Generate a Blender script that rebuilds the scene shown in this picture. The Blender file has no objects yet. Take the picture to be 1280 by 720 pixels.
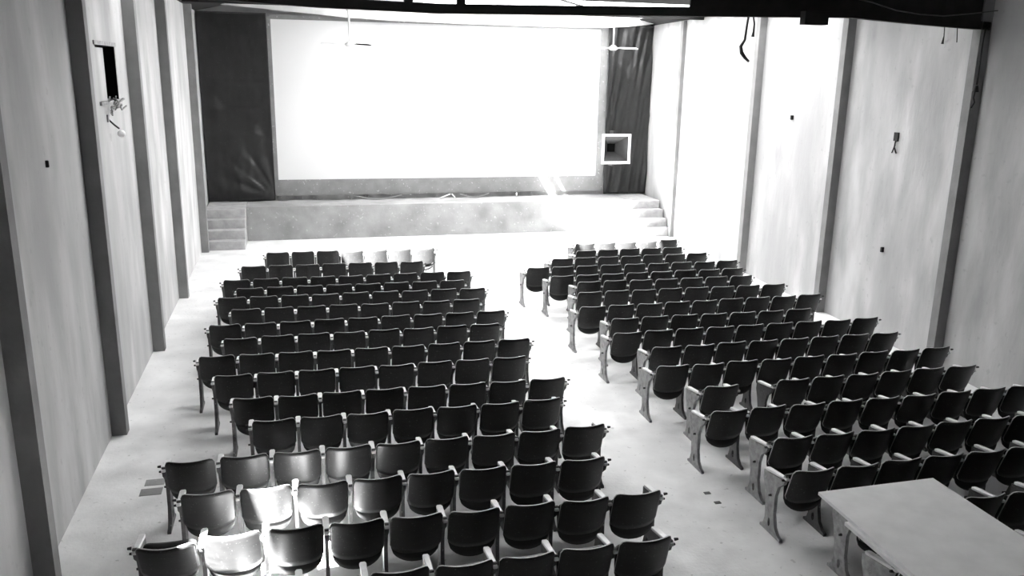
import bpy, bmesh, math, random
from mathutils import Vector, Matrix, noise
random.seed(7)
SC = bpy.context.scene
COL = SC.collection

# ------------------------------------------------------------------ camera
F_PX = 1052.0
C = Vector((-3.7158, 0.0, 4.3814))
RT = Vector((0.96926637, -0.24542048, 0.01707313))
UP = Vector((0.04502069, 0.24517604, 0.96843268))
FW = Vector((0.24185914, 0.93790058, -0.24868989))
cam_d = bpy.data.cameras.new('camera')
cam_d.sensor_fit = 'HORIZONTAL'; cam_d.sensor_width = 36.0
cam_d.lens = F_PX / 1280.0 * 36.0
cam_d.clip_start = 0.05; cam_d.clip_end = 200
cam = bpy.data.objects.new('camera', cam_d); COL.objects.link(cam)
cam.matrix_world = Matrix(((RT.x, UP.x, -FW.x, C.x), (RT.y, UP.y, -FW.y, C.y), (RT.z, UP.z, -FW.z, C.z), (0, 0, 0, 1)))
SC.camera = cam

# ------------------------------------------------------------------ sky, sun, exposure
world = bpy.data.worlds.new('sky'); SC.world = world; world.use_nodes = True
bg = world.node_tree.nodes['Background']
bg.inputs[0].default_value = (1, 1, 1, 1); bg.inputs[1].default_value = 4.2
SUN_D = Vector((0.437, 0.508, -0.742)).normalized()
sun_d = bpy.data.lights.new('sun', 'SUN'); sun_d.energy = 165.0; sun_d.angle = math.radians(0.7)
sun_d.color = (1, 1, 1)
sun = bpy.data.objects.new('sun', sun_d); COL.objects.link(sun)
sun.rotation_euler = SUN_D.to_track_quat('-Z', 'Y').to_euler(); sun.location = (-10, -6, 14)
SC.view_settings.view_transform = 'Standard'; SC.view_settings.look = 'None'
SC.view_settings.exposure = 1.42; SC.view_settings.gamma = 1.0
SC.view_settings.use_curve_mapping = False
# ------------------------------------------------------------------ helpers
def ray(x, y): return FW + RT * ((x - 640) / F_PX) - UP * ((y - 360) / F_PX)
def atY(x, y, Y): d = ray(x, y); return C + d * ((Y - C.y) / d.y)
def atX(x, y, X): d = ray(x, y); return C + d * ((X - C.x) / d.x)
def atZ(x, y, Z): d = ray(x, y); return C + d * ((Z - C.z) / d.z)

def nd(nt, kind, **kw):
    n = nt.nodes.new(kind)
    for k, v in kw.items(): setattr(n, k, v)
    return n
def mat(name, val, rough=0.6, spec=0.5, var=0.0, scale=3.0, stretch=(1, 1, 1), speck=0.0, speck_scale=60, speck_val=0.5,
        bump=0.0, bump_scale=40, big=0.0, big_scale=0.6, metal=0.0):
    m = bpy.data.materials.new(name); m.use_nodes = True
    nt = m.node_tree; b = nt.nodes['Principled BSDF']
    b.inputs['Roughness'].default_value = rough
    b.inputs['Specular IOR Level'].default_value = spec
    b.inputs['Metallic'].default_value = metal
    tc = nd(nt, 'ShaderNodeTexCoord'); mp = nd(nt, 'ShaderNodeMapping')
    geo = nd(nt, 'ShaderNodeNewGeometry')
    nt.links.new(geo.outputs['Position'], mp.inputs['Vector']); mp.inputs['Scale'].default_value = stretch
    cur = None
    def rgb(v):
        n = nd(nt, 'ShaderNodeRGB'); n.outputs[0].default_value = (v, v, v, 1); return n.outputs[0]
    cur = rgb(val)
    def layer(cur, sc, amt, lo, hi, target, detail=5, vec=None):
        t = nd(nt, 'ShaderNodeTexNoise'); t.inputs['Scale'].default_value = sc; t.inputs['Detail'].default_value = detail
        nt.links.new(vec or mp.outputs[0], t.inputs['Vector'])
        mr = nd(nt, 'ShaderNodeMapRange'); mr.inputs['From Min'].default_value = lo; mr.inputs['From Max'].default_value = hi
        mr.inputs['To Max'].default_value = amt
        nt.links.new(t.outputs['Fac'], mr.inputs['Value'])
        mx = nd(nt, 'ShaderNodeMix', data_type='RGBA')
        nt.links.new(mr.outputs[0], mx.inputs['Factor']); nt.links.new(cur, mx.inputs['A']); nt.links.new(rgb(target), mx.inputs['B'])
        return mx.outputs['Result']
    if var: cur = layer(cur, scale, 1.0, .35, .72, val * (1 - var))
    if big: cur = layer(cur, big_scale, 1.0, .42, .7, val * (1 - big))
    if speck: cur = layer(cur, speck_scale, speck, .66, .74, speck_val, 2, geo.outputs['Position'])
    nt.links.new(cur, b.inputs['Base Color'])
    if bump:
        t = nd(nt, 'ShaderNodeTexNoise'); t.inputs['Scale'].default_value = bump_scale; t.inputs['Detail'].default_value = 6
        nt.links.new(mp.outputs[0], t.inputs['Vector'])
        bp = nd(nt, 'ShaderNodeBump'); bp.inputs['Strength'].default_value = bump; bp.inputs['Distance'].default_value = 0.02
        nt.links.new(t.outputs['Fac'], bp.inputs['Height']); nt.links.new(bp.outputs[0], b.inputs['Normal'])
    return m

M = {}
M['plaster'] = mat('limewashed_plaster', .56, .9, .2, var=.42, scale=2.2, stretch=(1, 1, .3), big=.36, big_scale=.9, speck=.35, speck_scale=9, speck_val=.3, bump=.25, bump_scale=14)
M['pilaster'] = mat('pilaster_plaster_shaded', .24, .9, .2, var=.2, scale=3, bump=.2, bump_scale=20)  # wall plaster darkened to put the shade of the near sides into its colour
M['floor'] = mat('worn_concrete', .85, .75, .3, var=.35, scale=1.7, big=.25, big_scale=.45, speck=.5, speck_scale=14, speck_val=.3, bump=.25, bump_scale=25)
M['stage'] = mat('stage_plaster', .34, .9, .2, var=.35, scale=1.8, speck=.4, speck_scale=14, speck_val=.6, bump=.25, bump_scale=18)
M['step'] = mat('step_concrete', .42, .9, .2, var=.3, scale=5, bump=.3, bump_scale=25)
M['screen'] = mat('screen_canvas', .7, .8, .2)
M['border'] = mat('screen_border_cloth', .24, .8, .2, var=.2, scale=4, speck=.4, speck_scale=18, speck_val=.7)
M['tarp'] = mat('dark_plastic_tarpaulin', .04, .3, .8, var=.3, scale=3, speck=.12, speck_scale=30, speck_val=.4)
M['valance'] = mat('pale_cloth', .75, .9, .1, var=.25, scale=2)
M['roof'] = mat('dark_roof_sheet', .03, .9, .2, var=.3, scale=2)  # very dark sheet, tone varying at random
M['timber'] = mat('dark_timber', .025, .85, .2, var=.3, scale=6)  # very dark wood, tone varying at random
M['ply'] = mat('dark_varnished_plywood', .018, .38, .28, var=.3, scale=8, stretch=(1, 1, 3), speck=.25, speck_scale=55, speck_val=.3)
M['ply_edge'] = mat('rim_lit_plywood_edge', .42, .5, .5)  # lighter edge colour stands in for rim light on the chair backs
M['pan'] = mat('dark_plywood_seat', .015, .45, .3, var=.3, scale=8)
M['iron'] = mat('grey_painted_cast_iron', .09, .5, .5, var=.4, scale=16, speck=.5, speck_scale=40, speck_val=.5)  # base lowered to carry the shade on supports seen from behind
M['iron_pale'] = mat('pale_painted_lit_cast_iron', .36, .5, .5, var=.5, scale=16, speck=.5, speck_scale=40, speck_val=.6)  # pale paint of the aisle ends, lightened further for the light on them
M['arm'] = mat('highlight_pale_armrest_wood', .8, .35, .5, var=.2, scale=12)  # wood base raised to paint in the bright highlights on the armrests
M['bolt'] = mat('dark_iron_bolt', .02, .5, .5)
M['board'] = mat('pale_hardboard', .74, .6, .3, var=.12, scale=5, speck=.25, speck_scale=45, speck_val=.6)
M['white_metal'] = mat('white_enamel', .8, .4, .5)
M['horn'] = mat('grey_horn_panel', .05, .7, .3, var=.2, scale=8)
M['dark'] = mat('matt_black_and_shade', .004, .95, 0)  # black blade, throat and back wall; in the niche it stands in for shade
M['cord'] = mat('black_cord', .015, .6, .3)
M['debris'] = mat('weathered_wood_scrap', .4, .9, .2, var=.4, scale=20)
M['glass'] = mat('milky_glass_bulb', .9, .15, .5)

def link(name, me, m=None, parent=None):
    o = bpy.data.objects.new(name, me); COL.objects.link(o)
    if m is not None and not me.materials: me.materials.append(M[m])
    if parent is not None: o.parent = parent
    return o
def tag(o, label=None, cat=None, group=None, kind=None):
    if label: o['label'] = label
    if cat: o['category'] = cat
    if group: o['group'] = group
    if kind: o['kind'] = kind
    return o
def empty(name, loc=(0, 0, 0), rz=0):
    o = bpy.data.objects.new(name, None); COL.objects.link(o); o.location = loc; o.rotation_euler = (0, 0, rz)
    o.empty_display_size = .1; return o
def mesh(name, bm, smooth=False):
    me = bpy.data.meshes.new(name); bmesh.ops.recalc_face_normals(bm, faces=bm.faces)
    bm.to_mesh(me); bm.free()
    if smooth:
        for p in me.polygons: p.use_smooth = True
    return me
def box_bm(bm, a, b, bevel=0.0):
    r = bmesh.ops.create_cube(bm, size=1.0)
    vs = r['verts']
    for v in vs:
        v.co = Vector(((a[i] + b[i]) / 2 + v.co[i] * (b[i] - a[i]) for i in range(3)))
    if bevel:
        es = list({e for v in vs for e in v.link_edges})
        bmesh.ops.bevel(bm, geom=es, offset=bevel, segments=2, affect='EDGES', profile=.6)
def box(name, a, b, m, parent=None, bevel=0.0):
    bm = bmesh.new(); box_bm(bm, a, b, bevel); return link(name, mesh(name, bm), m, parent)
def prism_bm(bm, pts, off):
    """closed polygon pts (3D) extruded by vector off"""
    v0 = [bm.verts.new(p) for p in pts]; v1 = [bm.verts.new(Vector(p) + Vector(off)) for p in pts]
    n = len(pts)
    bm.faces.new(v0); bm.faces.new(v1[::-1])
    for i in range(n): bm.faces.new((v0[i], v1[i], v1[(i + 1) % n], v0[(i + 1) % n]))
def prism(name, pts, off, m, parent=None):
    bm = bmesh.new(); prism_bm(bm, pts, off); return link(name, mesh(name, bm), m, parent)
def tube_bm(bm, pts, r, seg=6):
    pts = [Vector(p) for p in pts]; rings = []
    for i, p in enumerate(pts):
        t = (pts[min(i + 1, len(pts) - 1)] - pts[max(i - 1, 0)]).normalized()
        a = t.orthogonal().normalized(); b = t.cross(a)
        if rings:   # keep frames aligned
            pa = (rings[-1][0].co - pts[i - 1]).normalized(); a = (pa - t * pa.dot(t)).normalized(); b = t.cross(a)
        rr = r[i] if isinstance(r, (list, tuple)) else r
        rings.append([bm.verts.new(p + a * rr * math.cos(2 * math.pi * k / seg) + b * rr * math.sin(2 * math.pi * k / seg)) for k in range(seg)])
    for A, B in zip(rings, rings[1:]):
        for k in range(seg): bm.faces.new((A[k], A[(k + 1) % seg], B[(k + 1) % seg], B[k]))
    bm.faces.new(rings[0][::-1]); bm.faces.new(rings[-1])
def tube(name, pts, r, m, parent=None, seg=6):
    bm = bmesh.new(); tube_bm(bm, pts, r, seg); return link(name, mesh(name, bm, True), m, parent)
def flat_mesh(name, splines, depth):
    """2D outline with holes, extruded; curve (x,y,z)->(world y, world z, world x)"""
    cu = bpy.data.curves.new(name, 'CURVE'); cu.dimensions = '2D'; cu.fill_mode = 'BOTH'; cu.extrude = depth / 2
    for s in splines:
        sp = cu.splines.new('POLY'); sp.points.add(len(s) - 1); sp.use_cyclic_u = True
        for p, q in zip(sp.points, s): p.co = (q[0], q[1], 0, 1)
    o = bpy.data.objects.new(name, cu); COL.objects.link(o)
    bpy.context.view_layer.update()
    me = bpy.data.meshes.new_from_object(o.evaluated_get(bpy.context.evaluated_depsgraph_get()))
    for v in me.vertices: v.co = Vector((v.co.z, v.co.x, v.co.y))
    bpy.data.objects.remove(o); me.name = name; me.materials.clear()
    return me

# ------------------------------------------------------------------ hall shell
XL = -6.04
def XR(Y): return 6.02 + .045 * (Y - 13.63)
YB, YF = -1.7, 23.75
EAVE, RIDGE, XM = 5.75, 7.2, 0.3
def roof_z(X):
    if X <= XM: return EAVE + (X - XL) / (XM - XL) * (RIDGE - EAVE)
    return RIDGE - (X - XM) / (6.45 - XM) * (RIDGE - EAVE)
def struct(o): o['kind'] = 'structure'; return o

bm = bmesh.new(); box_bm(bm, (XL - .4, YB - .3, -.2), (7.2, YF + .4, 0))
struct(link('floor', mesh('floor', bm), 'floor'))
# left wall with one window niche and, further back, one open window
bm = bmesh.new()
W1 = (11.63, 12.85, 3.93, 4.62)      # niche (y0, y1, z0, z1)
W2 = (3.65, 4.95, 2.95, 4.95)        # open window that lets the sun in
def cells(y0, y1, z0, z1): box_bm(bm, (XL - .35, y0, z0), (XL, y1, z1))
cells(YB, YF, 0, W2[2]); cells(YB, W2[0], W2[2], EAVE + .05); cells(W2[1], W1[0], W2[2], EAVE + .05)
cells(W2[0], W2[1], W2[3], EAVE + .05)
cells(W1[1], YF, W2[2], EAVE + .05); cells(W1[0], W1[1], W2[2], W1[2]); cells(W1[0], W1[1], W1[3], EAVE + .05)
struct(link('wall_left', mesh('wall_left', bm), 'plaster'))
# right wall
struct(prism('wall_right', [(XR(YB), YB, 0), (XR(YF), YF, 0), (XR(YF), YF, EAVE + .05), (XR(YB), YB, EAVE + .05)], (.35, .0, 0), 'plaster'))
# front wall behind the screen, its gable closed only on the roofed side
pts = [(XL, YF, 0), (XR(YF) + .3, YF, 0), (XR(YF) + .3, YF, 6.1), (-.2, YF, 6.15), (-.2, YF, roof_z(-.2)), (XL, YF, EAVE)]
struct(prism('wall_front', pts, (0, .3, 0), 'plaster'))
pts = [(XL, YB, 0), (XR(YB) + .3, YB, 0), (XR(YB) + .3, YB, EAVE), (XM, YB, RIDGE), (XL, YB, EAVE)]
struct(prism('wall_back', pts, (0, -.3, 0), 'dark'))  # unseen wall, coloured black to cut light bounced onto the pilasters

# pilasters every 3.26 m
PW, PP = .16, .17
PY = [3.85, 7.11, 10.37, 13.63, 16.89, 21.22]
n_t = 0
for i, y in enumerate(PY):
    n_t += 1
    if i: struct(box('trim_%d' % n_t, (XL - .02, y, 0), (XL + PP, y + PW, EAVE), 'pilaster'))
    n_t += 1
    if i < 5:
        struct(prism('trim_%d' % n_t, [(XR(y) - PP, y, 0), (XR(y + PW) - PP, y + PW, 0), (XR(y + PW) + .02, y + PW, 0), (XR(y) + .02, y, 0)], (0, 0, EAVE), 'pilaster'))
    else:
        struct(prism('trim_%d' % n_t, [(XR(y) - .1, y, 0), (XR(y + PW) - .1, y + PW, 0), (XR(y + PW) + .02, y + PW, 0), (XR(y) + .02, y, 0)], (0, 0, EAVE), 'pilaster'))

# roof: two slopes of sheet with missing pieces
HOLES = [(-5.95, -4.2, 13.2, 13.75), (-3.75, -2.5, 13.52, 13.66), (-1.4, XM, 12.6, 13.0),
         (-.2, -.02, 14.2, 21.3), (.22, .27, 14.2, 21.0), (.42, 1.75, 16.2, 18.45)]
# added translucent sheets that diffuse sun as fill: mid-hall and before the screen
ADDED_LIGHTS = [(-3.9, 1.2, 10.3, 12.5), (.35, 5.9, 14.2, YF + .3), (-1.6, -.35, 15.2, YF - .6)]
mt = bpy.data.materials.new('added_light_diffuser'); mt.use_nodes = True
nt = mt.node_tree; nt.nodes.remove(nt.nodes['Principled BSDF'])
tb = nt.nodes.new('ShaderNodeBsdfTranslucent'); tb.inputs[0].default_value = (.098, .098, .098, 1)
nt.links.new(tb.outputs[0], nt.nodes['Material Output'].inputs['Surface'])
M['milky'] = mt
inside = lambda rects, x, y: any(h[0] < x < h[1] and h[2] < y < h[3] for h in rects)
def roof_side(name, x0, x1):
    xs = sorted({x0, x1} | {h[k] for h in HOLES + ADDED_LIGHTS for k in (0, 1) if x0 < h[k] < x1})
    ys = sorted({YB - .3, YF + .5} | {h[k] for h in HOLES + ADDED_LIGHTS for k in (2, 3)})
    bm = bmesh.new(); bl = bmesh.new()
    for xa, xb in zip(xs, xs[1:]):
        for ya, yb in zip(ys, ys[1:]):
            cx, cy = (xa + xb) / 2, (ya + yb) / 2
            if inside(HOLES, cx, cy): continue
            if inside(ADDED_LIGHTS, cx, cy):
                bl.faces.new([bl.verts.new(p) for p in [(xa, ya, roof_z(xa) + .03), (xb, ya, roof_z(xb) + .03), (xb, yb, roof_z(xb) + .03), (xa, yb, roof_z(xa) + .03)]])
                continue
            prism_bm(bm, [(xa, ya, roof_z(xa)), (xb, ya, roof_z(xb)), (xb, yb, roof_z(xb)), (xa, yb, roof_z(xa))], (0, 0, .06))
    o = struct(link(name, mesh(name, bm), 'roof'))
    bmesh.ops.remove_doubles(bl, verts=bl.verts, dist=1e-4)
    link('added_fill_sheet', mesh('added_fill_sheet', bl), 'milky', o)
roof_side('ceiling_left', XL - .4, XM)
roof_side('ceiling_right', XM, 7.2)

# roof timbers
def tie_beam(prof, Y, th, dp, label):
    """prof: [(X, z_bottom)] bottom profile"""
    bm = bmesh.new()
    pts = [(X, Y, z) for X, z in prof] + [(X, Y, z + th) for X, z in prof[::-1]]
    prism_bm(bm, pts, (0, dp, 0))
    return bm
def rafters(root, Y, w=.1, zlow=EAVE):
    for s in (-1, 1):
        x0 = XL + .02 if s < 0 else XR(Y) - .02
        pts = [(x0, Y, roof_z(x0) - .16), (XM, Y, RIDGE - .16), (XM, Y, RIDGE - .01), (x0, Y, roof_z(x0) - .01)]
        prism('rafter', pts, (0, w, 0), 'timber', root)
def truss(Y, prof, th, label, posts=(), raf=True):
    root = empty('roof_truss', (0, 0, 0))
    link('tie_beam', mesh('tie_beam', tie_beam(prof, Y, th, .12, label)), 'timber', root)
    if raf: rafters(root, Y)
    for X in posts:
        zb = min(z for _, z in prof)
        box('post', (X - .05, Y + .02, zb + th * .5), (X + .05, Y + .10, roof_z(X) - .1), 'timber', root)
    tag(root, label, 'roof truss', 'roof trusses across the hall'); return root
truss(10.37, [(XL + .1, 5.18), (-4.54, 5.105), (-3.37, 5.06), (-1.98, 5.04), (-.49, 5.07), (1.21, 5.11), (2.82, 5.145), (3.6, 5.165), (4.6, 5.115), (XR(10.4) - .02, 5.065)], .11,
      'low dark roof truss with an uneven tie beam carrying cables and a box', posts=(-2.35, -1.72))
low = [o for o in bpy.data.objects if o.name == 'roof_truss'][0]
prism('boarding', [(1.25, 10.4, 5.2), (6.2, 10.4, 5.16), (6.2, 10.4, 5.74), (1.25, 10.4, 5.9)], (0, .03, 0), 'timber', low)
prism('boarding', [(XL + .1, 10.4, 5.26), (-2.85, 10.4, 5.14), (-2.85, 10.4, 5.9), (XL + .1, 10.4, 5.74)], (0, .03, 0), 'timber', low)
truss(7.11, [(XL + .1, 5.22), (0, 5.2), (6.0, 5.12)], .3, 'dark roof truss between the low uneven one and the back wall', posts=())
truss(13.95, [(XL + .1, EAVE + .05), (XR(13.6), EAVE + .05)], .12, 'dark roof truss next beyond the low uneven one', posts=())
truss(16.6, [(XL + .1, EAVE + .02), (XR(16.6), EAVE + .02)], .14, 'dark roof truss at the edge of the missing roofing', posts=())
truss(20.15, [(XL + .1, EAVE - .03), (XR(20), EAVE - .03)], .14, 'bare roof beam standing under the open sky near the screen', posts=(), raf=False)

# ------------------------------------------------------------------ stage, steps, screen
YS0 = 22.54; STZ = .88
st = prism('stage', [(-5.02, YS0, 0), (5.5, YS0, 0), (5.5, YF - .005, 0), (-5.02, YF - .005, 0)], (0, 0, STZ), 'stage')
tag(st, 'low plastered stage platform below the white screen', 'stage')
def steps(x0, x1, label):
    root = empty('stage_steps', ((x0 + x1) / 2, YS0, 0))
    for k in range(4):
        y = 21.42 + .28 * k
        o = box('step', (x0, y, 0), (x1, (y + .28) if k < 3 else YF - .005, .22 * (k + 1)), 'step', None, .012)
        o.parent = root; o.matrix_parent_inverse = Matrix.Translation(-root.location)
    tag(root, label, 'steps', 'steps up to the stage')
steps(XL + .04, -5.03, 'four concrete steps to the stage beside the wall with the window niche')
steps(5.51, XR(21.4) - .01, 'four concrete steps to the stage beside the loudspeaker horn')

YSC = 23.66
scr = empty('cinema_screen', (0.34, YSC, 0))
def sc_part(name, x0, x1, z0, z1, y0, y1, m):
    o = box(name, (x0, y0, z0), (x1, y1, z1), m); o.parent = scr; o.matrix_parent_inverse = Matrix.Translation(-scr.location); return o
sc_part('canvas', -4.22, 4.9, 1.42, 5.62, YSC, YSC + .03, 'screen')
sc_part('border', -4.36, -4.2, 1.0, 5.66, YSC - .03, YSC + .04, 'border')
sc_part('border', 4.88, 5.12, 1.0, 5.66, YSC - .03, YSC + .04, 'border')
sc_part('border', -4.36, 5.12, 1.0, 1.44, YSC - .025, YSC + .045, 'border')
sc_part('border', -4.2, 4.88, 5.6, 5.72, YSC - .025, YSC + .045, 'border')
tag(scr, 'wide white cinema screen with a grey border above the stage', 'screen')

def cloth(name, x0, x1, z0, z1, Y, amp, seed, nx=40, nz=80, fold=None, m='tarp', zb=None):
    bm = bmesh.new(); rows = []
    for j in range(nz + 1):
        row = []
        for i in range(nx + 1):
            u, w = i / nx, j / nz
            lo = zb(u) if zb else z0
            X = x0 + (x1 - x0) * u; Z = lo + (z1 - lo) * w
            y = fold(u, w) if fold else 0
            y += amp * noise.noise(Vector((X * 1.3 + seed, Z * .7, seed))) + amp * .5 * noise.noise(Vector((X * 4 + Z * 2.5, Z * 1.3 + seed, seed)))
            y += amp * .35 * abs(noise.noise(Vector((X * 7 - Z * 4, Z * 2 + X, seed + 3))))
            row.append(bm.verts.new((X, Y - y, Z)))
        rows.append(row)
    for A, B in zip(rows, rows[1:]):
        for i in range(nx): bm.faces.new((A[i], A[i + 1], B[i + 1], B[i]))
    g = bmesh.ops.solidify(bm, geom=bm.faces[:], thickness=.008)
    return link(name, mesh(name, bm, True), m)
def fold_left(u, w):
    s = 0
    # pulls gathered at the lower screen-side corner
    dx, dz = 1.0 - u, w - .02
    ang = math.atan2(dz * 2.6, dx + .02); r = math.hypot(dz * 2.6, dx)
    s += .10 * abs(math.sin(ang * 9)) * math.exp(-r * 1.3) * min(1, r * 3)
    n1 = noise.noise(Vector((u * 2, w * 3, 7.7)))
    s += .07 * abs(noise.noise(Vector((u * 4 + w * 9 + n1, u * 2 - w * 2, 3.3)))) * max(.15, 1 - 1.6 * w)
    s += .02 * noise.noise(Vector((u * 14, w * 9, 5.3)))
    for zc in (.36, .5, .64): s += .03 * math.exp(-((w - zc) / .006) ** 2)
    return s
def fold_right(u, w):
    n1 = noise.noise(Vector((u * 2.2 - (1 - w) * 1.1, w * .7, 4.2)))
    s = .10 * abs(noise.noise(Vector((u * 5 + (1 - w) * 2.6 + n1, w * 1.2, 9.1)))) + .05 * noise.noise(Vector((u * 11 + (1 - w) * 5, w * 2, 2.2)))
    s += .03 * math.exp(-((w - .48) / .006) ** 2)
    return s
t = cloth('dark_tarpaulin', XL + .02, -4.3, .9, 5.74, 23.56, .05, 3.1, fold=fold_left)
tag(t, 'dark creased plastic sheet hung beside the screen above the steps by the niche wall', 'tarpaulin')
t = cloth('dark_tarpaulin', 5.08, XR(23.5) - .02, .92, 5.72, 23.56, .05, 8.4, fold=fold_right)
tag(t, 'dark streaky plastic sheet hung beside the screen behind the loudspeaker horn', 'tarpaulin')
# torn dark sheet showing in the slot under the screen
def fold_low(u, w): return .04 * math.sin(u * 40 + 2 * math.sin(u * 17)) * (1 - .5 * w) + .02 * math.sin(u * 95)
t = cloth('torn_tarpaulin', -4.25, 2.9, .89, 1.02, 23.58, .03, 5.5, nx=160, nz=8, fold=fold_low)
t.data.materials.clear(); t.data.materials.append(M['border'])
tag(t, 'torn crumpled grey sheet stuffed in the slot below the screen', 'tarpaulin')
for k, (xa, xb) in enumerate(((-2.2, -.9), (.75, 1.6))):
    bm = bmesh.new(); n = 12
    pts = [(xa + (xb - xa) * i / n, 23.44, 1.0 - .1 * math.sin(math.pi * i / n)) for i in range(n + 1)]
    tube_bm(bm, pts, .018, 6)
    o = link('hanging_rope', mesh('hanging_rope', bm, True), 'border')
    tag(o, ['slack pale rope looped under the grey screen border near the niche wall', 'slack pale rope looped under the grey border beside the crossed sticks'][k], 'rope')
for k, (xa, za, xb, zb) in enumerate(((.18, .89, .48, 1.0), (.62, .89, .52, 1.0), (2.42, .89, 2.42, 1.0))):
    tag(tube('prop_stick', [(xa, 23.46, za), (xb, 23.46, zb)], .02, 'arm'),
        ['slanted pale stick in the slot under the screen centre', 'leaning pale stick crossing the slanted one under the screen', 'upright pale stick under the screen by the sunlit stage end'][k], 'stick')
# sagging pale cloth strip above the screen
prof = [(-5.9, 5.93), (-5.4, 5.9), (-4.2, 5.82), (-3.2, 5.75), (-2.3, 5.68), (-1, 5.64), (.3, 5.62), (2, 5.61), (3.6, 5.61), (4.9, 5.63), (5.6, 5.68), (6.4, 5.78)]
bm = bmesh.new()
prism_bm(bm, [(x, 23.36, z) for x, z in prof] + [(6.4, 23.36, 6.1), (-5.9, 23.36, 6.04)], (0, .02, 0))
tag(link('ceiling_valance', mesh('ceiling_valance', bm), 'valance'), 'long sagging pale cloth strip hung above the screen', 'valance')

# loudspeaker horn
hx0, hx1, hz0, hz1, hy0, hy1 = 4.8, 5.6, 1.9, 2.68, 22.9, 23.38
root = empty('loudspeaker_horn', ((hx0 + hx1) / 2, hy0, hz0))
def child(o, root):
    o.parent = root; o.matrix_parent_inverse = Matrix.Translation(-root.location); return o
ccx, ccz = (hx0 + hx1) / 2, (hz0 + hz1) / 2
cor = [(hx0, hz0), (hx1, hz0), (hx1, hz1), (hx0, hz1)]
for k in range(4):
    a, b = cor[k], cor[(k + 1) % 4]
    inn = lambda p: (ccx + (p[0] - ccx) * .28, ccz + (p[1] - ccz) * .28)
    out = lambda p: (ccx + (p[0] - ccx) * 1.03, ccz + (p[1] - ccz) * 1.03)
    A, B = inn(a), inn(b); Ao, Bo = out(a), out(b)
    bm = bmesh.new()
    vs = [bm.verts.new(p) for p in [(a[0], hy0, a[1]), (b[0], hy0, b[1]), (B[0], hy1 - .06, B[1]), (A[0], hy1 - .06, A[1])]]
    vo = [bm.verts.new((ccx + (v.co.x - ccx) * 1.06, v.co.y + .002, ccz + (v.co.z - ccz) * 1.06)) for v in vs]
    bm.faces.new(vs); bm.faces.new(vo[::-1])
    for i in range(4): bm.faces.new((vs[i], vo[i], vo[(i + 1) % 4], vs[(i + 1) % 4]))
    child(link('flare_panel', mesh('flare_panel', bm), 'horn'), root)
    # white mouth rim
    d = .035
    x0_, x1_ = min(a[0], b[0]) - d, max(a[0], b[0]) + d; z0_, z1_ = min(a[1], b[1]) - d, max(a[1], b[1]) + d
    child(box('rim', (x0_, hy0 - .03, z0_), (x1_, hy0 + .01, z1_), 'white_metal') if k in (0, 2) else
          box('rim', (x0_, hy0 - .029, z0_ + 2 * d), (x1_, hy0 + .009, z1_ - 2 * d), 'white_metal'), root)
child(box('throat', (ccx - .13, hy1 - .07, ccz - .13), (ccx + .13, hy1 + .02, ccz + .13), 'dark'), root)
child(box('bracket', (ccx - .03, hy0 + .2, hz0 - .12), (ccx + .03, hy1 + .03, hz0 + .05), 'tarp'), root)
child(box('bracket', (ccx - .03, hy0 + .2, hz1 - .05), (ccx + .03, hy1 + .03, hz1 + .1), 'tarp'), root)
tag(root, 'square white rimmed loudspeaker horn fixed in front of the dark sheet by the screen', 'loudspeaker')

# ceiling fans
def fan(X, Y, Z, ztop, angs, label, dark_blade=None):
    root = empty('ceiling_fan', (X, Y, Z))
    bm = bmesh.new(); bmesh.ops.create_cone(bm, cap_ends=True, segments=20, radius1=.06, radius2=.12, depth=.05, matrix=Matrix.Translation((0, 0, -.035)))
    bmesh.ops.create_cone(bm, cap_ends=True, segments=20, radius1=.12, radius2=.05, depth=.07, matrix=Matrix.Translation((0, 0, .025)))
    link('motor', mesh('motor', bm, False), 'white_metal', root)
    tube('rod', [(0, 0, .03), (0, 0, ztop - Z)], .02, 'white_metal', root, 8)
    bm = bmesh.new(); bmesh.ops.create_cone(bm, cap_ends=True, segments=16, radius1=.06, radius2=.03, depth=.09, matrix=Matrix.Translation((0, 0, ztop - Z - .06)))
    link('canopy', mesh('canopy', bm), 'white_metal', root)
    for k, a in enumerate(angs):
        ca, sa = math.cos(a), math.sin(a)
        bm = bmesh.new()
        pr = [(.08, -.02), (.18, -.02), (.22, -.06), (.62, -.075), (.66, -.05), (.66, .05), (.62, .075), (.22, .06), (.18, .02), (.08, .02)]
        prism_bm(bm, [(r * ca - t * sa, r * sa + t * ca, t * .25) for r, t in pr], (0, 0, .008))
        link('blade', mesh('blade', bm), 'dark' if k == dark_blade else 'white_metal', root)
    tag(root, label, 'ceiling fan', 'ceiling fans before the screen')
fan(3.95, 20.2, 4.99, EAVE, (math.radians(6), math.radians(126), math.radians(246)), 'white three-blade ceiling fan hanging before the sheet with the loudspeaker horn')
fan(-2.42, 20.2, 4.93, EAVE, (math.radians(40), math.radians(160), math.radians(280)), 'white ceiling fan with one dark blade hanging before the screen', 0)

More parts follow.
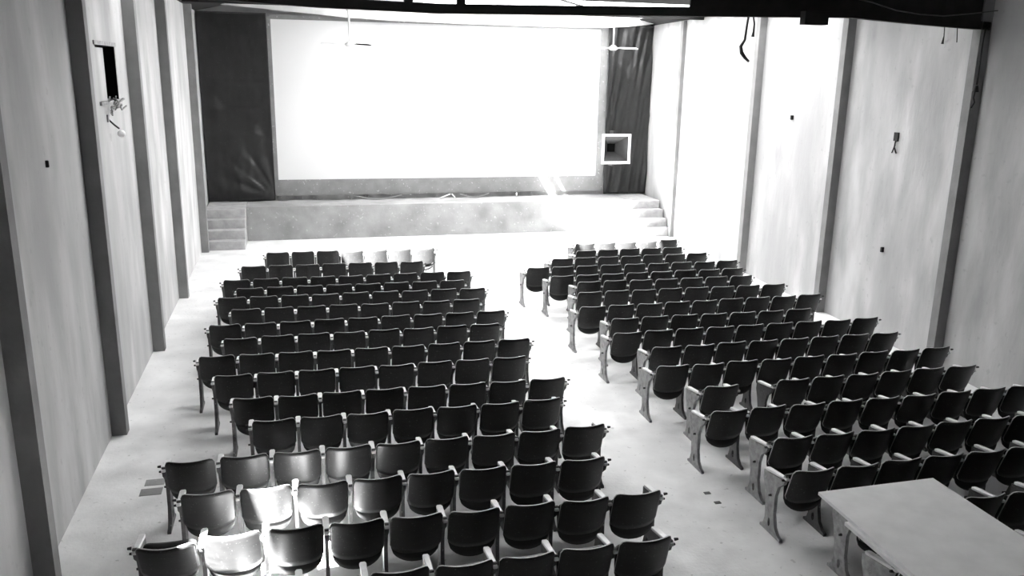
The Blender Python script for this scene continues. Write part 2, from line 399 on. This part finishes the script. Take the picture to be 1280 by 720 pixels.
# ------------------------------------------------------------------ chairs
PITCH = .492
REC = .30       # recline (y per z)
def shell(name, hw, ztop, zbot, rt, rb, yf, curve, th, mats, n=14, m=8, sag=0.0):
    """curved plywood shell; yf(z) tilt, curve: edges forward by curve*u^2"""
    bm = bmesh.new(); cols = []
    us = [math.sin(math.pi / 2 * (2 * i / n - 1)) for i in range(n + 1)]
    us = [.55 * a + .45 * (2 * i / n - 1) for i, a in enumerate(us)]
    for u in us:
        x = u * hw; dxe = hw - abs(x)
        top = ztop - (rt - math.sqrt(max(0, rt * rt - (rt - min(dxe, rt)) ** 2))) - sag * (1 - u * u)
        kx = max(0.0, 1 - dxe / rb[0]); bot = zbot + rb[1] * (1 - math.sqrt(max(0, 1 - kx * kx)))
        col = []
        for j in range(m + 1):
            z = bot + (top - bot) * j / m
            col.append((x, yf(z) + curve * u * u, z))
        cols.append(col)
    F = [[bm.verts.new(p) for p in c] for c in cols]
    B = [[bm.verts.new((p[0], p[1] - th, p[2])) for p in c] for c in cols]
    for i in range(n):
        for j in range(m):
            bm.faces.new((F[i][j], F[i + 1][j], F[i + 1][j + 1], F[i][j + 1])).smooth = True
            bm.faces.new((B[i][j], B[i][j + 1], B[i + 1][j + 1], B[i + 1][j])).smooth = True
    rim = []
    for i in range(n):
        rim.append(bm.faces.new((F[i][m], F[i + 1][m], B[i + 1][m], B[i][m])))
        rim.append(bm.faces.new((F[i][0], B[i][0], B[i + 1][0], F[i + 1][0])))
    for j in range(m):
        rim.append(bm.faces.new((F[0][j], F[0][j + 1], B[0][j + 1], B[0][j])))
        rim.append(bm.faces.new((F[n][j], B[n][j], B[n][j + 1], F[n][j + 1])))
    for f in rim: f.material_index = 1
    bmesh.ops.recalc_face_normals(bm, faces=bm.faces)
    me = bpy.data.meshes.new(name); bm.to_mesh(me); bm.free()
    for k in mats: me.materials.append(M[k])
    return me
CURV = .065
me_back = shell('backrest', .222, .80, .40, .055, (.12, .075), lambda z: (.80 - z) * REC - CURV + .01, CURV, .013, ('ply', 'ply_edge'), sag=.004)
me_pan = shell('seat', .21, .68, .295, .06, (.2, .13), lambda z: .125 + (z - .30) * .10 - .03, .03, .02, ('pan', 'pan'))
OUT = [(.06, 0), (.42, 0), (.42, .025), (.37, .05), (.345, .13), (.355, .28), (.39, .42), (.43, .52), (.43, .605), (.12, .64), (.10, .68), (.085, .70), (.06, .70),
       (.065, .66), (.085, .60), (.17, .53), (.205, .42), (.20, .22), (.165, .10), (.11, .04), (.06, .025)]
HOLE = [(.265 + .022 * math.cos(a), .11 + .045 * math.sin(a)) for a in [2 * math.pi * k / 12 for k in range(12)]]
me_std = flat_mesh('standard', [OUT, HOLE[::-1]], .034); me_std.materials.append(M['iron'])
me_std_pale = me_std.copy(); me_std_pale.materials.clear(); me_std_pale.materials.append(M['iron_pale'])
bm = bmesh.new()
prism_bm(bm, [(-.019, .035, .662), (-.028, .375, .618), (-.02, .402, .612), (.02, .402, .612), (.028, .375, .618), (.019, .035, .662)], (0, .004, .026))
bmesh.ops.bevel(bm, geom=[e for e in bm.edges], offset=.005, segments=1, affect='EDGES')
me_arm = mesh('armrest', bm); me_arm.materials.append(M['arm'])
bm = bmesh.new()
bmesh.ops.create_cone(bm, cap_ends=True, segments=8, radius1=.014, radius2=.010, depth=.03,
                      matrix=Matrix.Translation((.028, 0, 0)) @ Matrix.Rotation(math.pi / 2, 4, 'Y'))
me_bolt = mesh('bolt', bm); me_bolt.materials.append(M['bolt'])

ORD = ['zeroth', 'first', 'second', 'third', 'fourth', 'fifth', 'sixth', 'seventh', 'eighth', 'ninth', 'tenth', 'eleventh', 'twelfth',
       'thirteenth', 'fourteenth', 'fifteenth', 'sixteenth', 'seventeenth', 'eighteenth']
def part(name, me, root, loc=(0, 0, 0)):
    o = bpy.data.objects.new(name, me); COL.objects.link(o); o.parent = root; o.location = loc; return o
def chair(x, y, label, group, left_std=True, right_std=False, end_left=False, end_right=False, lean=0.0):
    root = empty('cinema_chair', (x, y, 0), random.uniform(-.012, .012))
    jl = random.uniform(-.025, .025) + lean
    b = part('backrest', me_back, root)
    # rock the back about its lower fixing
    c_, s_ = math.cos(jl), math.sin(jl)
    b.rotation_euler = (jl, 0, random.uniform(-.015, .015)); b.location = (0, .10 - (.10 * c_ - .45 * s_), .45 - (.10 * s_ + .45 * c_))
    p = part('seat', me_pan, root); p.location = (0, random.uniform(-.006, .012), random.uniform(-.012, .008))
    h = PITCH / 2
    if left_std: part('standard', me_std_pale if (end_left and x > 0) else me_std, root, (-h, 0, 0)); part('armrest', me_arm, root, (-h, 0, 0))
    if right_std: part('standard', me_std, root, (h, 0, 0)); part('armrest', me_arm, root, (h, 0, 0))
    for yy, zz in ((.03, .73), (.078, .655), (.27, .40)):
        if end_left: part('bolt', me_bolt, root, (-h, yy, zz)).rotation_euler = (0, 0, math.pi)
        if end_right: part('bolt', me_bolt, root, (h, yy, zz))
    tag(root, label, 'chair', group)
# rows from the stage: (X of first back's edge, Y at first, Y at last, seats, skipped)
LEFT = [(-4.38, 17.16, 17.14, 7), (-4.80, 16.02, 15.92, 7), (-5.04, 14.98, 14.94, 9), (-4.79, 14.36, 14.26, 8), (-5.04, 13.78, 13.68, 9),
        (-4.79, 13.04, 12.97, 8), (-5.04, 12.24, 12.24, 9), (-4.79, 11.57, 11.57, 8), (-5.04, 10.83, 10.78, 9), (-4.79, 10.08, 10.08, 8),
        (-4.53, 9.29, 9.22, 8), (-4.29, 8.61, 8.57, 7), (-5.04, 7.79, 7.77, 9), (-4.82, 7.09, 7.03, 8), (-5.06, 6.36, 6.28, 9), (-4.80, 5.56, 5.55, 8)]
RIGHT = [(2.12, 17.12, 17.13, 5), (1.87, 16.32, 16.34, 5), (1.14, 15.66, 15.69, 7), (.44, 14.97, 14.92, 9), (.70, 14.27, 14.27, 8), (1.04, 13.75, 13.66, 7),
         (.81, 13.06, 12.98, 8), (.55, 12.18, 12.22, 9), (.82, 11.47, 11.41, 7), (.58, 10.78, 10.76, 9), (.87, 10.06, 10.05, 8), (.62, 9.32, 9.28, 9),
         (.90, 8.56, 8.58, 8), (.62, 7.85, 7.79, 9), (.93, 7.06, 7.03, 8), (.70, 6.36, 6.36, 9), (.93, 5.56, 5.56, 7), (.70, 4.82, 4.82, 4)]
BW = .443
for side, rows in (('L', LEFT), ('R', RIGHT)):
    for r, (x0, ya, yb, n) in enumerate(rows):
        skip = {1} if (side == 'R' and r == 12) else set()
        wall = 'window-wall' if side == 'L' else 'plain-wall'
        for k in range(n):
            if k in skip: continue
            na = (n - k) if side == 'L' else (k + 1)
            x = x0 + BW / 2 + k * PITCH; y = ya + (yb - ya) * k / (n - 1)
            label = 'dark plywood tip-up chair, %s from centre aisle, %s row from stage, %s block' % (ORD[na], ORD[r + 1], wall)
            lean = .16 if (side == 'L' and r == 14 and k == 0) else 0
            chair(x, y, label, 'chairs in the %s row from the stage, %s block' % (ORD[r + 1], wall),
                  True, k == n - 1 or (k + 1) in skip, k == 0, k == n - 1, lean)

# ------------------------------------------------------------------ board laid over the chair backs
root = empty('loose_board', (1.2, 5.1, .81))
bm = bmesh.new(); prism_bm(bm, [(-.58, .76, 0), (.62, .77, 0), (.60, -.72, 0), (-.64, -.70, 0)], (0, 0, .028))
link('panel', mesh('panel', bm), 'board', root)
bm = bmesh.new(); prism_bm(bm, [(.16, -.12, .0285), (.595, -.60, .0285), (.60, -.715, .0285), (-.30, -.70, .0285)], (0, 0, .003))
link('loose_sheet', mesh('loose_sheet', bm), 'board', root)
bm = bmesh.new(); prism_bm(bm, [(-.635, .30, .0), (-.60, .30, .0), (-.63, -.68, .0), (-.66, -.68, .0)], (0, 0, -.03))
link('edge_batten', mesh('edge_batten', bm), 'board', root)
tag(root, 'large pale hardboard panel laid flat across the backs of the chairs', 'board')

# small dark bolt plates and flat grey squares on the floor
for k, (px, py, w_, lb) in enumerate(((884, 616.5, .035, 'small dark bolt plate on the centre aisle floor'), (897, 628.5, .035, 'small dark bolt plate close behind another on the centre aisle floor'),
                                 (194, 603, .10, 'grey square patch on the side aisle floor'), (189, 615, .11, 'grey square patch beside the other on the side aisle floor'))):
    p = atZ(px, py, 0)
    o = box('floor_plate', (p.x - w_, p.y - w_ * .7, 0), (p.x + w_, p.y + w_ * .7, .006), 'iron' if k < 2 else 'stage', None, .002); tag(o, lb, 'floor plate')

# ------------------------------------------------------------------ wall details
# niche: back and far jamb black as painted shade, pale shutter leaf, scraps
w = empty('window_1', (XL, W1[0], W1[2])); w['kind'] = 'structure'
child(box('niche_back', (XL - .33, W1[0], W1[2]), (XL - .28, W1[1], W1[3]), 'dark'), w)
child(box('shutter_leaf', (XL - .10, W1[0], W1[2]), (XL - .02, W1[0] + .55, W1[3] - .03), 'plaster'), w)
child(box('jamb_shade_panel', (XL - .28, W1[1] - .03, W1[2]), (XL - .005, W1[1], W1[3]), 'dark'), w)  # added black panel standing in for shade on the far jamb
child(box('sill', (XL - .3, W1[0] - .05, W1[2] - .04), (XL + .03, W1[1] + .03, W1[2]), 'debris'), w)
child(box('lintel', (XL - .3, W1[0] - .1, W1[3]), (XL + .02, W1[1], W1[3] + .05), 'debris'), w)
bm = bmesh.new()
for k in range(26):
    p = Vector((XL + random.uniform(.03, .09), random.uniform(11.75, 12.6), 3.86 + random.uniform(-.07, .08)))
    q = p + Vector((random.uniform(-.01, .05), random.uniform(-.16, .16), random.uniform(-.07, .08)))
    tube_bm(bm, [p, q], .012, 4)
o = link('nest_twigs', mesh('nest_twigs', bm), 'debris'); tag(o, 'ragged clump of pale twigs caught under the window niche', 'twigs', kind='stuff')
w2 = empty('window_2', (XL, W2[0], W2[2])); w2['kind'] = 'structure'
child(box('window_frame', (XL - .3, W2[0] - .02, W2[2] - .03), (XL + .02, W2[1] + .02, W2[2] + .01), 'debris'), w2)
# bulb on the wall
bp = atX(152, 167, XL + .12)
root = empty('wall_bulb', bp)
bm = bmesh.new(); bmesh.ops.create_uvsphere(bm, u_segments=14, v_segments=10, radius=.05); link('globe', mesh('globe', bm, True), 'glass', root)
tube('arm', [(-.12, -.16, .20), (-.06, -.1, .12), (-.02, -.03, .07)], .012, 'cord', root)
child_plate = box('wall_plate', (-.125, -.21, .16), (-.10, -.12, .25), 'debris', root)
tag(root, 'round white bulb on a bent arm below the window niche', 'lamp')

# hanging cords and sockets
def px_path(pts, Y): return [atY(x, y, Y) for x, y in pts]
o = tube('ragged_flex', [Vector((3.75, 13.45, 5.82))] + px_path([(937, 14), (934, 30), (931, 50), (926, 58), (927, 66), (931, 72), (936, 77)], 13.4), [.02, .02, .02, .022, .03, .035, .03, .02], 'cord')
tag(o, 'thick frayed black cord dangling beside a pilaster of the plain wall', 'cord')
o = tube('ragged_flex', [Vector((3.86, 13.5, 5.82))] + px_path([(941, 14), (943, 30), (942, 40), (941, 46)], 13.45), [.015, .015, .016, .02, .03], 'cord')
tag(o, 'short black cord hanging next to the thick frayed one', 'cord')
o = tube('wall_wire', [atX(1181, 29, XR(10.9) - .06), atX(1180, 45, XR(10.9) - .06), atX(1178, 55, XR(10.9) - .06)], [.008, .008, .022], 'cord')
tag(o, 'thin short wire with a knob end on the plain wall', 'cord')
o = tube('wall_wire', [atX(1197, 30, XR(10.8) - .06), atX(1196, 53, XR(10.8) - .06)], .008, 'cord')
tag(o, 'thin bare wire hanging beside the knob-ended wire', 'cord')
root = empty('pendant_socket', atY(1220, 111, 10.25))
R0 = Vector(root.location)
tube('cord', [atY(x, y, 10.25) - R0 for x, y in [(1232, 36), (1229, 50), (1224, 85), (1221, 106)]], .012, 'cord', root)
bm = bmesh.new(); bmesh.ops.create_cone(bm, cap_ends=True, segments=12, radius1=.045, radius2=.025, depth=.09); link('socket', mesh('socket', bm), 'cord', root)
tube('loose_end', [atY(x, y, 10.25) - R0 for x, y in [(1219, 114), (1217, 122), (1218, 128), (1214, 135)]], .01, 'cord', root)
tag(root, 'dark lamp socket on a long cord before the dark pilaster', 'lamp socket')
# small switch on the plain wall
root = empty('wall_switch', (XR(12.1), 12.12, 3.3))
box('plate', (-.03, -.05, .08), (.0, .05, .22), 'cord', root)
tube('wire', [(-.02, 0, .08), (-.025, .01, -.02), (-.02, -.05, -.12)], .012, 'cord', root)
tube('wire', [(-.02, 0, .02), (-.025, .05, -.12)], .012, 'cord', root)
tag(root, 'small black switch with loose wires on the plain wall', 'switch')
for (x, y), lb in (((990, 147), 'small dark wall hook between two pilasters of the plain wall'), ((1103, 312), 'small dark plug low on the plain wall')):
    Yp = 15.43 if x == 990 else 12.25
    p = atX(x, y, XR(Yp) - .02)
    tag(box('wall_peg', (p.x - .03, p.y - .025, p.z - .045), (p.x + .03, p.y + .025, p.z + .045), 'cord', None, .012), lb, 'peg')
p = atX(60, 205, XL + .02)
tag(box('wall_peg', (p.x - .03, p.y - .012, p.z - .035), (p.x + .01, p.y + .012, p.z + .035), 'cord', None, .012), 'small dark peg on the window-wall between two pilasters', 'peg')
# box on the low truss and its cable
o = box('junction_box', (2.82, 10.24, 5.05), (3.17, 10.37, 5.22), 'timber', None, .01); tag(o, 'black box hung under the low roof truss', 'box')
pts = px_path([(1060, -4), (1090, 3), (1120, 13), (1150, 18), (1180, 20), (1215, 17), (1250, 13), (1290, 12)], 10.3)
tag(tube('roof_cable', pts, .008, 'iron'), 'slack grey cable looping along the low roof truss', 'cable')
